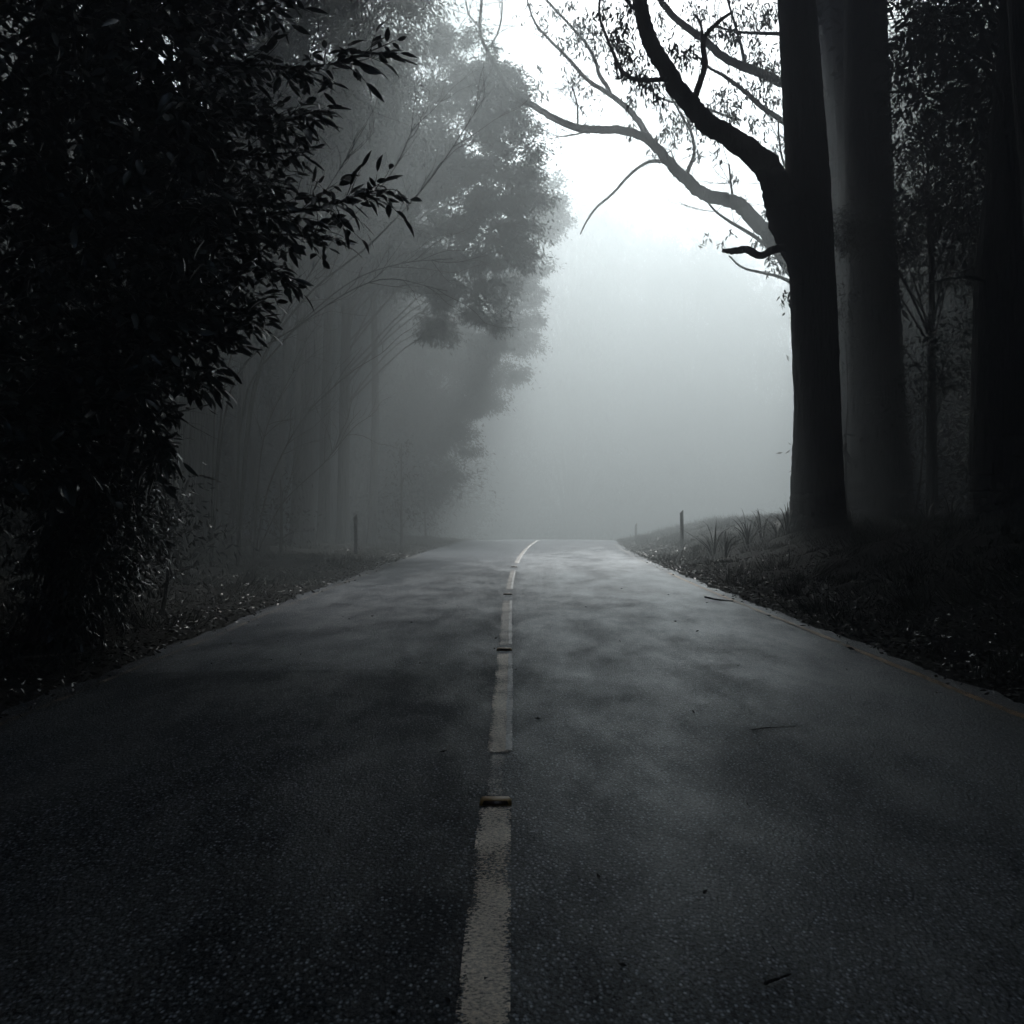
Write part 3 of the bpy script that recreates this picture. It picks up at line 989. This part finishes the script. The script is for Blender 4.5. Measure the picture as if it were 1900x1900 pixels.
# --- bare twiggy saplings sweeping up to the right across the left forest
def bare_sapling(base_px, d, sweeps, label):
    x = P(base_px, 950, d)[0]
    z = float(ground_z(x, d))
    t = thing('bare_sapling', (x, d, z), label, 'sapling', 'bare saplings on the left')
    for pts, w0 in sweeps:
        m_ = MB()
        full = [np.array([x, d, z - .1])] + px_path(pts, d, d - .6)
        k_ = len(full)
        path = tube(m_, full, [px_w(w0 * .75, d), px_w(w0 * .42, d), px_w(1.2, d)], 6, 26, .05)
        for _ in range(11):
            i_ = RNG.integers(9, 25)
            dr = unit(path[min(i_ + 1, 25)] - path[i_ - 1]) + RNG.normal(0, .38, 3)
            twig_fan(m_, path[i_], dr, RNG.uniform(.7, 1.7) * d / 24, px_w(1.5, d), 2, .45, .12)
        m_.build('stem', M['twig'], t)


bare_sapling(440, 22.0, [([(470, 720), (560, 560), (690, 450), (800, 330), (900, 180)], 9), ([(480, 700), (600, 470), (720, 330), (770, 230)], 7), ([(450, 760), (520, 640), (640, 530), (740, 490), (840, 480)], 7)],
             'bare forked sapling sweeping its twigs right in front of the dark bulging crown')
bare_sapling(390, 20.0, [([(420, 700), (500, 480), (600, 360), (680, 230)], 7), ([(430, 720), (560, 600), (700, 520), (830, 540)], 7), ([(400, 740), (420, 560), (470, 420)], 6)],
             'thin bare sapling nearer the black foliage, its twigs fanned upward')
bare_sapling(470, 24.0, [([(500, 900), (560, 780), (640, 700), (700, 660)], 6), ([(480, 880), (500, 780), (560, 660)], 6), ([(520, 940), (600, 860), (650, 800)], 5)],
             'low bare sapling arching over the left verge behind the stick')

# verge shrubs on the left at the foot of the trees
shr = [(745, 36, [(742, 830, 24), (748, 880, 26), (735, 930, 22), (760, 960, 20), (720, 980, 22)], 'small leafy shrub behind the left guide post, catching pale light'),
       (790, 46, [(790, 880, 22), (800, 930, 20), (780, 960, 24), (810, 975, 16)], 'foggy shrub at the last bend of the left verge'),
       (520, 26, [(500, 960, 40), (560, 985, 36), (450, 980, 40), (530, 900, 26)], 'dim low shrub under the bare saplings on the left'),
       (300, 12.5, [(255, 985, 46), (330, 1000, 42), (300, 900, 36), (235, 1060, 40), (350, 1055, 30), (340, 930, 26), (290, 1080, 30)], 'dark fine-leaved shrub on the left verge, right beside the near bush'),
       (350, 17, [(330, 960, 50), (380, 1010, 46), (290, 1010, 50), (300, 900, 40)], 'dark low shrub behind the near fine-leaved bush')]
for px, d, bl, lab in shr:
    leafy_tree(px, d, bl, lab, .05 if d > 14 else .025, 'leaf_far' if d > 14 else 'leaf_glossy', .16 if d > 14 else .09, 420 if d > 14 else 1500, .22 if d > 14 else .16, 'shrub', cat='shrub', jitter=.4, limb_r=.02, bark='twig')

# --- near black foliage on the left: a tree whose leafy boughs hang into the view
DN = 8.6
bn_ = np.array([-6.2, 9.2, 0.0])
bn_[2] = float(ground_z(bn_[0], bn_[1]))
tn = thing('broadleaf_tree', bn_, 'near black broad-leaved tree hanging its leafy boughs in from the left edge', 'tree')
mb = MB()
trunk_tube(mb, bn_, bn_ + np.array([.6, -.4, 8.5]), .2, .08, 14, (.3, 0, 0))
mb.build('trunk', M['bark'], tn)
near_w, near_l = MB(), MB()


def leafy_twig(p, d, L, leaf, r=0.006, gap=0.045, start=.15, droop=.25, mbw=None, mbl=None, aspect=.29):
    d = unit(d)
    pts = [np.asarray(p, float)]
    for _ in range(4):
        d = unit(d + RNG.normal(0, .13, 3) + np.array([0, 0, -droop * .12]))
        pts.append(pts[-1] + d * L / 4)
    path = tube(mbw, pts, [r, r * .4], 4, 7)
    n = max(int(L * (1 - start) / gap), 3)
    ts = np.linspace(start, 1, n) * (len(path) - 1)
    i0 = np.minimum(ts.astype(int), len(path) - 2)
    pos = path[i0] + (path[i0 + 1] - path[i0]) * (ts - i0)[:, None]
    tan = unit(path[i0 + 1] - path[i0])
    side = unit(np.cross(tan, np.array([0, 0, 1.0])) + 1e-6)
    sg = np.where(np.arange(n) % 2 == 0, 1.0, -1.0)[:, None]
    ld = tan * RNG.uniform(.5, 1.0, (n, 1)) + side * sg * RNG.uniform(.5, 1.0, (n, 1)) + RNG.normal(0, .3, (n, 3)) + np.array([0, 0, -droop])
    ld[-1] = tan[-1]
    leaves_full(mbl, pos, ld, leaf * (.42 + .8 * RNG.random(n) ** .8), leaf * aspect * RNG.uniform(.6, 1.25, n), np.array([0, 0, 1.0]) + RNG.normal(0, .55, (n, 3)))
    return path


boughs = [
    ([(60, 230), (300, 130), (430, 118), (530, 125), (620, 118), (700, 90)], 8.2),
    ([(80, 330), (330, 235), (450, 222), (520, 225), (583, 207)], 8.6),
    ([(60, 460), (320, 430), (480, 400), (600, 385), (660, 362), (712, 352)], 8.3),
    ([(80, 380), (300, 320), (440, 290), (560, 283)], 8.9),
    ([(60, 520), (300, 470), (440, 440), (530, 435), (605, 440)], 8.8),
    ([(60, 600), (260, 560), (380, 530), (470, 500), (530, 512)], 8.4),
    ([(60, 660), (240, 600), (360, 570), (430, 575), (468, 560)], 9.0),
    ([(60, 720), (220, 640), (340, 640), (400, 628), (450, 596)], 8.4),
    ([(40, 760), (200, 690), (300, 690), (360, 700), (390, 690)], 8.8),
    ([(30, 780), (180, 720), (250, 750), (290, 800), (295, 850)], 8.4),
    ([(60, 130), (260, 70), (400, 45), (470, 20), (520, 0)], 8.3),
    ([(60, 60), (260, 10), (380, -10), (470, -40)], 8.8),
    ([(60, 180), (280, 190), (400, 180), (480, 190)], 9.2),
    ([(60, 280), (280, 270), (420, 340), (520, 330)], 9.2),
    ([(60, 420), (260, 400), (420, 380), (500, 370)], 9.4),
]
for pts, d in boughs:
    path = tube(near_w, [bn_ + np.array([.3, -.2, max(P(0, pts[0][1], d)[2] - .6 - bn_[2], .3)])] + px_path(pts, d + .3, d - .3), [.035, .02, .012, .005], 7, 36, .05)
    k_ = len(path)
    for i_ in range(8, k_ - 1):
        dens = 3 if i_ < k_ * .6 else 2
        for _ in range(dens):
            tn_ = unit(path[min(i_ + 1, k_ - 1)] - path[i_ - 1])
            L = RNG.uniform(.25, .6) * (1.15 - .75 * i_ / k_)
            leafy_twig(path[i_], tn_ + RNG.normal(0, .75, 3) * (1.1 - .6 * i_ / k_), L, .18, .005, .05, mbw=near_w, mbl=near_l)
    leafy_twig(path[-1], path[-1] - path[-3], .16, .16, .005, .03, .05, mbw=near_w, mbl=near_l)
edge_y = [-250, 0, 100, 200, 300, 400, 500, 560, 650, 740, 850, 950, 1050, 1150, 1230]
edge_x = [430, 420, 370, 400, 430, 430, 420, 400, 330, 290, 200, 190, 190, 130, 40]
for _ in range(2300):
    y = RNG.uniform(-260, 900)
    xm = np.interp(y, edge_y, edge_x)
    x = xm - 40 - abs(RNG.normal(0, 1)) * 260 if RNG.random() < .6 else RNG.uniform(-330, xm)
    d = RNG.uniform(7.6, 10.8)
    leafy_twig(P(x, y, d), RNG.normal(0, .8, 3) + np.array([.5, 0, -.1]), RNG.uniform(.3, .65), .18, .005, .052, mbw=near_w, mbl=near_l)
for _ in range(46):
    y = RNG.uniform(-20, 800)
    x = np.interp(y, edge_y, edge_x) - RNG.uniform(10, 90)
    twig_fan(near_w, P(x, y, RNG.uniform(8, 9.5)), (1, RNG.normal(0, .3), RNG.normal(.1, .3)), RNG.uniform(.4, .75), .005, 2, .5, .12)
near_w.build('boughs', M['twig'], tn)
near_l.build('foliage', M['leaf_glossy'], tn)
put_crown(tn, (0.3, 2.5, 14.5), (.75, .75, .6), 1.9, CANOPY[0])

# fine-leaved bush under it
bq = P(120, 950, 9.6)
bq[2] = float(ground_z(bq[0], 9.6))
tq = thing('bush', bq, 'near fine-leaved bush with drooping glinting leaves, below the black boughs at left', 'bush')
fw, fl = MB(), MB()
for _ in range(46):
    y = RNG.uniform(700, 1120)
    x = np.interp(y, [680, 760, 850, 950, 1050, 1120], [300, 300, 280, 275, 255, 230]) - abs(RNG.normal(0, 70))
    d = RNG.uniform(8.8, 10.4)
    e = P(x, y, d)
    st = bq + RNG.normal(0, .2, 3) * np.array([1, 1, .1])
    mid = (st + e) / 2 + np.array([-.15, 0, .35])
    path = tube(fw, [st, mid, e], [.014, .008, .003], 5, 14, .05)
    for i_ in range(5, 14):
        for _ in range(2):
            leafy_twig(path[i_], RNG.normal(0, .8, 3) + np.array([.3, -.1, .1]), RNG.uniform(.2, .45), .10, .003, .03, droop=.7, mbw=fw, mbl=fl, aspect=.22)
for _ in range(1200):
    y = RNG.uniform(640, 1200)
    xm = np.interp(y, [640, 760, 850, 950, 1050, 1150, 1200], [280, 290, 270, 265, 245, 190, 100])
    x = xm - abs(RNG.normal(0, 1)) * 140
    d = RNG.uniform(9.0, 11.0)
    p_ = P(x, y, d)
    if p_[2] < float(ground_z(p_[0], d)) + .1:
        continue
    leafy_twig(p_, RNG.normal(0, .8, 3) + np.array([.3, -.1, .1]), RNG.uniform(.25, .5), .10, .003, .032, droop=.7, mbw=fw, mbl=fl, aspect=.22)
fw.build('stems', M['twig'], tq)
fl.build('foliage', M['leaf_glossy'], tq)

# --- unseen tall trees left and right, added so their crowns shade the near road
shade_trees = [(-8.0, 17.0, 18, (2.5, 0, 16.5), 1.15), (-8.6, 25.5, 20, (3.5, 0, 20.0), 1.15), (8.5, 11.0, 18, (-2.5, 0, 16.5), 1.2), (8.8, 16.0, 22, (-6.5, 4.0, 19.5), 1.2), (-9.0, 13.0, 23, (6.0, 6.0, 20.0), 1.2), (-9.0, 21.0, 25, (6.5, 4.0, 23.0), 1.15), (-9.2, 28.0, 28, (8.0, 0.0, 23.5), 1.1), (-9.5, 31.0, 25, (4.0, 1.0, 24.5), 1.0),  (-8.5, 4.0, 18, (3, 0, 15.5), 1.2), (8.5, 0.0, 18, (-3, 0, 15.5), 1.2),
        (11.5, 33.0, 25, (-5.0, 0, 25.0), 1.15), (12.2, 41.0, 29, (-5.5, 0, 29.0), 1.2), 
        (-8.5, -6.0, 18, (3, 0, 15.5), 1.2), (8.5, -11.0, 18, (-3, 0, 15.5), 1.2), (-8.5, -17.0, 18, (3, 0, 15.5), 1.2), (8.5, -22.0, 18, (-3, 0, 15.5), 1.2)]
NROAD = len(shade_trees)
for side in (-1, 1):  # further unseen rows, added to close off light from the sides
    for x, ylist in ((14.5, (-24, -13, -2, 8, 17)), (22.0, (-20, -8, 4, 15, 26)), (30, (-14, 0, 14, 28))):
        for y in ylist:
            shade_trees.append((side * x + random.uniform(-1, 1), y + random.uniform(-2, 2), 18, (0, 0, 16.5), 1.25))
for k, (x, y, h, off, s) in enumerate(shade_trees):
    z = float(ground_z(x, y))
    t = thing('forest_tree', (x, y, z), 'unseen tall tree added beside the road to keep light off it', 'tree', 'unseen trees added to shade the road')
    m_ = MB()
    trunk_tube(m_, (x, y, z), (x + off[0] * .3, y, z + h), .42, .15, 14)
    m_.build('trunk', M['bark'], t)
    put_crown(t, off, (s, s, s * .8), k * 1.3, CANOPY[k % 2])
    put_crown(t, (off[0] * .2, off[1] + 1.0, off[2] - 1.0), (s, s, s * .8), k * 2.1 + 1, CANOPY[(k + 1) % 2])
    if k >= NROAD:
        put_crown(t, (0, 0, 5.5), (s * .8, s * .8, s * 1.2), k * 2.1 + 2, CANOPY[(k + 1) % 2], 'undergrowth')

# ------------------------------------------------------------------ strap-leaved tufts on the right bank
def tuft(px, d, h, n, label):
    x = P(px, 950, d)[0]
    z = float(ground_z(x, d))
    m_ = MB()
    H0 = h * 1.5
    for _ in range(n):
        a_ = RNG.uniform(0, 2 * np.pi)
        out = RNG.uniform(.2, 1.35)
        h = H0
        hh = h * RNG.uniform(.55, 1.1) * (1 - .25 * out)
        w = RNG.uniform(.008, .016) * (1.3 if d > 22 else 1)
        dirn = np.array([math.cos(a_), math.sin(a_), 0])
        s_ = np.array([-dirn[1], dirn[0], 0])
        base = np.array([x, d, z - .03]) + dirn * RNG.uniform(0, .12)
        ts_ = np.linspace(0, 1, 6)
        bend = RNG.uniform(1.0, 2.1)
        pp = [base + dirn * out * h * .75 * t_ ** 1.6 + np.array([0, 0, hh * (bend * t_ - (bend - 1) * 1.05 * t_ ** 2.4)]) for t_ in ts_]
        ww = [w * .8, w, w, w * .85, w * .55, w * .06]
        vv = np.vstack([np.array([p_ - s_ * q_ for p_, q_ in zip(pp, ww)]), np.array([p_ + s_ * q_ for p_, q_ in zip(pp, ww)]), np.array([p_ - np.array([0, 0, q_ * .5]) for p_, q_ in zip(pp, ww)])])
        k_ = np.arange(5)
        m_.add(vv, None, np.vstack([np.stack([k_, 12 + k_, 13 + k_, k_ + 1], -1), np.stack([12 + k_, 6 + k_, 7 + k_, 13 + k_], -1)]))
    o = m_.build('grass_tuft', M['tuft'], None, True, (x, d, z))
    return tag(o, label, 'grass tuft', 'strap-leaved tufts on the right bank')


tuft(1325, 25.5, .75, 20, 'spiky strap-leaved tuft standing free just right of the dark guide post')
tuft(1345, 24.5, .5, 14, 'short tuft low on the bank at the foot of the free-standing spiky one')
tuft(1388, 25.5, .7, 20, 'spiky tuft midway between the guide post and the big trunk')
tuft(1415, 26.2, .55, 15, 'low tuft on the bank crest left of the arching tufts')
tuft(1442, 25.6, .62, 21, 'arching tuft on the bank crest against the fog, near the big trunk')
tuft(1462, 25.0, .58, 20, 'dense arching tuft touching the left foot of the big trunk')
tuft(1720, 23.5, .5, 14, 'dark tuft at the foot of the slim sapling')
tuft(1765, 24.0, .55, 16, 'dark tuft between the slim sapling and the broad black trunk')
tuft(1580, 25.5, .4, 12, 'dark tuft in the gap between the feet of the two dark trunks')


# ------------------------------------------------------------------ litter and low grass
def scatter_litter(name, n, sampler, L, mat, label, flat=.25, aspect=.35):
    x, y = sampler(n)
    e = x - road_cx(y)
    z = np.where((e < HALF_R) & (e > -HALF_L), np.maximum(road_surface(x, y), ground_z(x, y)), ground_z(x, y)) + RNG.uniform(.004, .03, n)
    d = RNG.normal(0, 1, (n, 3))
    d[:, 2] *= flat
    m_ = MB()
    leaves_flat(m_, np.stack([x, y, z], -1), d, L * RNG.uniform(.5, 1.4, n), L * aspect * RNG.uniform(.6, 1.2, n))
    return tag(m_.build(name, mat, None, False), label, 'leaf litter', None, 'stuff')


def right_bank(n):
    y = 5 + 35 * RNG.random(n) ** 1.5
    e = HALF_R + .05 + RNG.normal(0, .13, n) + np.abs(RNG.normal(0, 1.0, n)) * 1.1
    return road_cx(y) + e, y


def left_bank(n):
    y = 5 + 35 * RNG.random(n) ** 1.5
    e = -HALF_L - .02 + RNG.normal(0, .14, n) - np.abs(RNG.normal(0, 1.0, n)) * 1.5
    return road_cx(y) + e, y


M['litter_wet'] = leaf_mat('wet_dead_leaf', (0.05, 0.045, 0.038), (0.14, 0.13, 0.11), 0.22, 0.6)
scatter_litter('leaf_litter', 11000, right_bank, .06, M['litter'], 'damp fallen leaves scattered along the right bank')
scatter_litter('leaf_litter', 12000, left_bank, .06, M['litter'], 'dark fallen leaves strewn along the left verge')
scatter_litter('leaf_litter', 170, right_bank, .07, M['litter_wet'], 'few wet pale leaves glinting at the foot of the right bank', .6, .22)
scatter_litter('leaf_litter', 170, left_bank, .07, M['litter_wet'], 'few wet pale leaves glinting along the left verge', .6, .22)


def clumpy_grass(name, ncl, per, sampler, label):
    cx_, cy_ = sampler(ncl)
    hh = .06 + .26 * RNG.random(ncl) ** 3
    rr = RNG.uniform(.06, .3, ncl)
    lean = RNG.normal(0, .5, (ncl, 2))
    idx = np.repeat(np.arange(ncl), per)
    n = len(idx)
    off = RNG.normal(0, 1, (n, 2)) * rr[idx][:, None]
    x, y = cx_[idx] + off[:, 0], cy_[idx] + off[:, 1]
    e = x - road_cx(y)
    ok = (e > HALF_R + .08) | (e < -HALF_L - .08)
    x, y, idx, off = x[ok], y[ok], idx[ok], off[ok]
    n = len(x)
    z = ground_z(x, y) - .01
    d = RNG.normal(0, .4, (n, 3)) + np.array([0, 0, 1.0])
    d[:, :2] += lean[idx] + off * 1.2
    m_ = MB()
    leaves_flat(m_, np.stack([x, y, z], -1), d, hh[idx] * RNG.uniform(.4, 1.5, n), .009)
    return tag(m_.build(name, M['grass'], None, False), label, 'grass', None, 'stuff')


def right_grass(n):
    y = 6 + 48 * RNG.random(n) ** 1.2
    e = HALF_R + .25 + RNG.random(n) ** .8 * 8
    return road_cx(y) + e, y


def left_grass(n):
    y = 8 + 40 * RNG.random(n)
    e = -HALF_L - .4 - RNG.random(n) * 6
    return road_cx(y) + e, y


clumpy_grass('grass', 1500, 85, right_grass, 'untidy dark grass in clumps over the right bank')
clumpy_grass('grass', 700, 60, left_grass, 'thin untidy growth along the left verge')


# ------------------------------------------------------------------ sticks and bits
def stick(pts, r, label, forks=2, mat='stick'):
    pts = [np.asarray(p_, float) for p_ in pts]
    m_ = MB()
    tube(m_, pts, [r, r * .8, r * .4], 6, 14, .15)
    for _ in range(forks):
        p_ = pts[RNG.integers(1, len(pts))]
        dd = unit(pts[-1] - pts[0]) + RNG.normal(0, .5, 3) * np.array([1, 1, .15])
        tube(m_, [p_, p_ + dd * .04, p_ + dd * .08 + np.array([0, 0, .01])], [r * .5, r * .2], 4, 5)
    o = m_.build('stick', M[mat], None, True, tuple(pts[0]))
    return tag(o, label, 'stick')


def on_ground(px, py, lift=.01):
    d = dist_of(py)
    x = P(px, py, d)[0]
    e = x - float(road_cx(d))
    zz = float(road_surface(np.array(x), np.array(d))) if -HALF_L < e < HALF_R else float(ground_z(x, d))
    return np.array([x, d, zz + lift])


stick([on_ground(32, 1226, .02), on_ground(100, 1214, .04), on_ground(185, 1210, .02)], .012, 'pale crooked stick lying on the dark left verge near the road')
stick([on_ground(1308, 1108), on_ground(1335, 1113), on_ground(1360, 1115)], .014, 'dark stick lying across the right road edge below the post', 1, 'twig')
stick([on_ground(1395, 1358), on_ground(1425, 1354), on_ground(1465, 1352)], .004, 'thin forked twig lying on the right lane of the road', 4, 'twig')
stick([on_ground(1420, 1840), on_ground(1440, 1832), on_ground(1468, 1822)], .005, 'short dark twig on the asphalt near the bottom right', 0, 'twig')
stick([P(370, 882, 13.0), P(392, 888, 13.0), P(411, 895, 13.0)], .016, 'pale broken stick caught slantwise among the left saplings', 0)
n = 85
yy = 2.2 + 18 * RNG.random(n) ** 1.6
xx = RNG.uniform(-2.9, 3.0, n) * 1.0 + road_cx(yy)
zz = road_surface(xx, yy) + .004
m_ = MB()
dd = RNG.normal(0, 1, (n, 3))
dd[:, 2] = np.abs(dd[:, 2]) * .2
leaves_flat(m_, np.stack([xx, yy, zz], -1), dd, .03 * RNG.uniform(.4, 1.6, n), .014)
tag(m_.build('leaf_litter', M['twig'], None, False), 'tiny dark leaf scraps scattered on the asphalt', 'leaf litter', None, 'stuff')

# ------------------------------------------------------------------ haze
hx, hy0, hy1, hz0, hz1 = 155.0, -64.0, 256.0, -7.0, 36.0
m_ = MB()
vv = [(x, y, z) for z in (hz0, hz1) for x, y in ((-hx, hy0), (hx, hy0), (hx, hy1), (-hx, hy1))]
m_.add(np.array(vv), None, [(3, 2, 1, 0), (4, 5, 6, 7), (0, 1, 5, 4), (1, 2, 6, 5), (2, 3, 7, 6), (3, 0, 4, 7)])
hm = bpy.data.materials.new('fog')
hm.use_nodes = True
hn = hm.node_tree
hn.nodes.remove(hn.nodes['Principled BSDF'])
pv = hn.nodes.new('ShaderNodeVolumePrincipled')
pv.inputs['Color'].default_value = (0.79, 0.895, 0.93, 1)
pv.inputs['Density'].default_value = FOG_DENSITY
pv.inputs['Anisotropy'].default_value = FOG_G
hn.links.new(pv.outputs['Volume'], hn.nodes['Material Output'].inputs['Volume'])
tag(m_.build('haze', hm, None, False), kind='stuff')
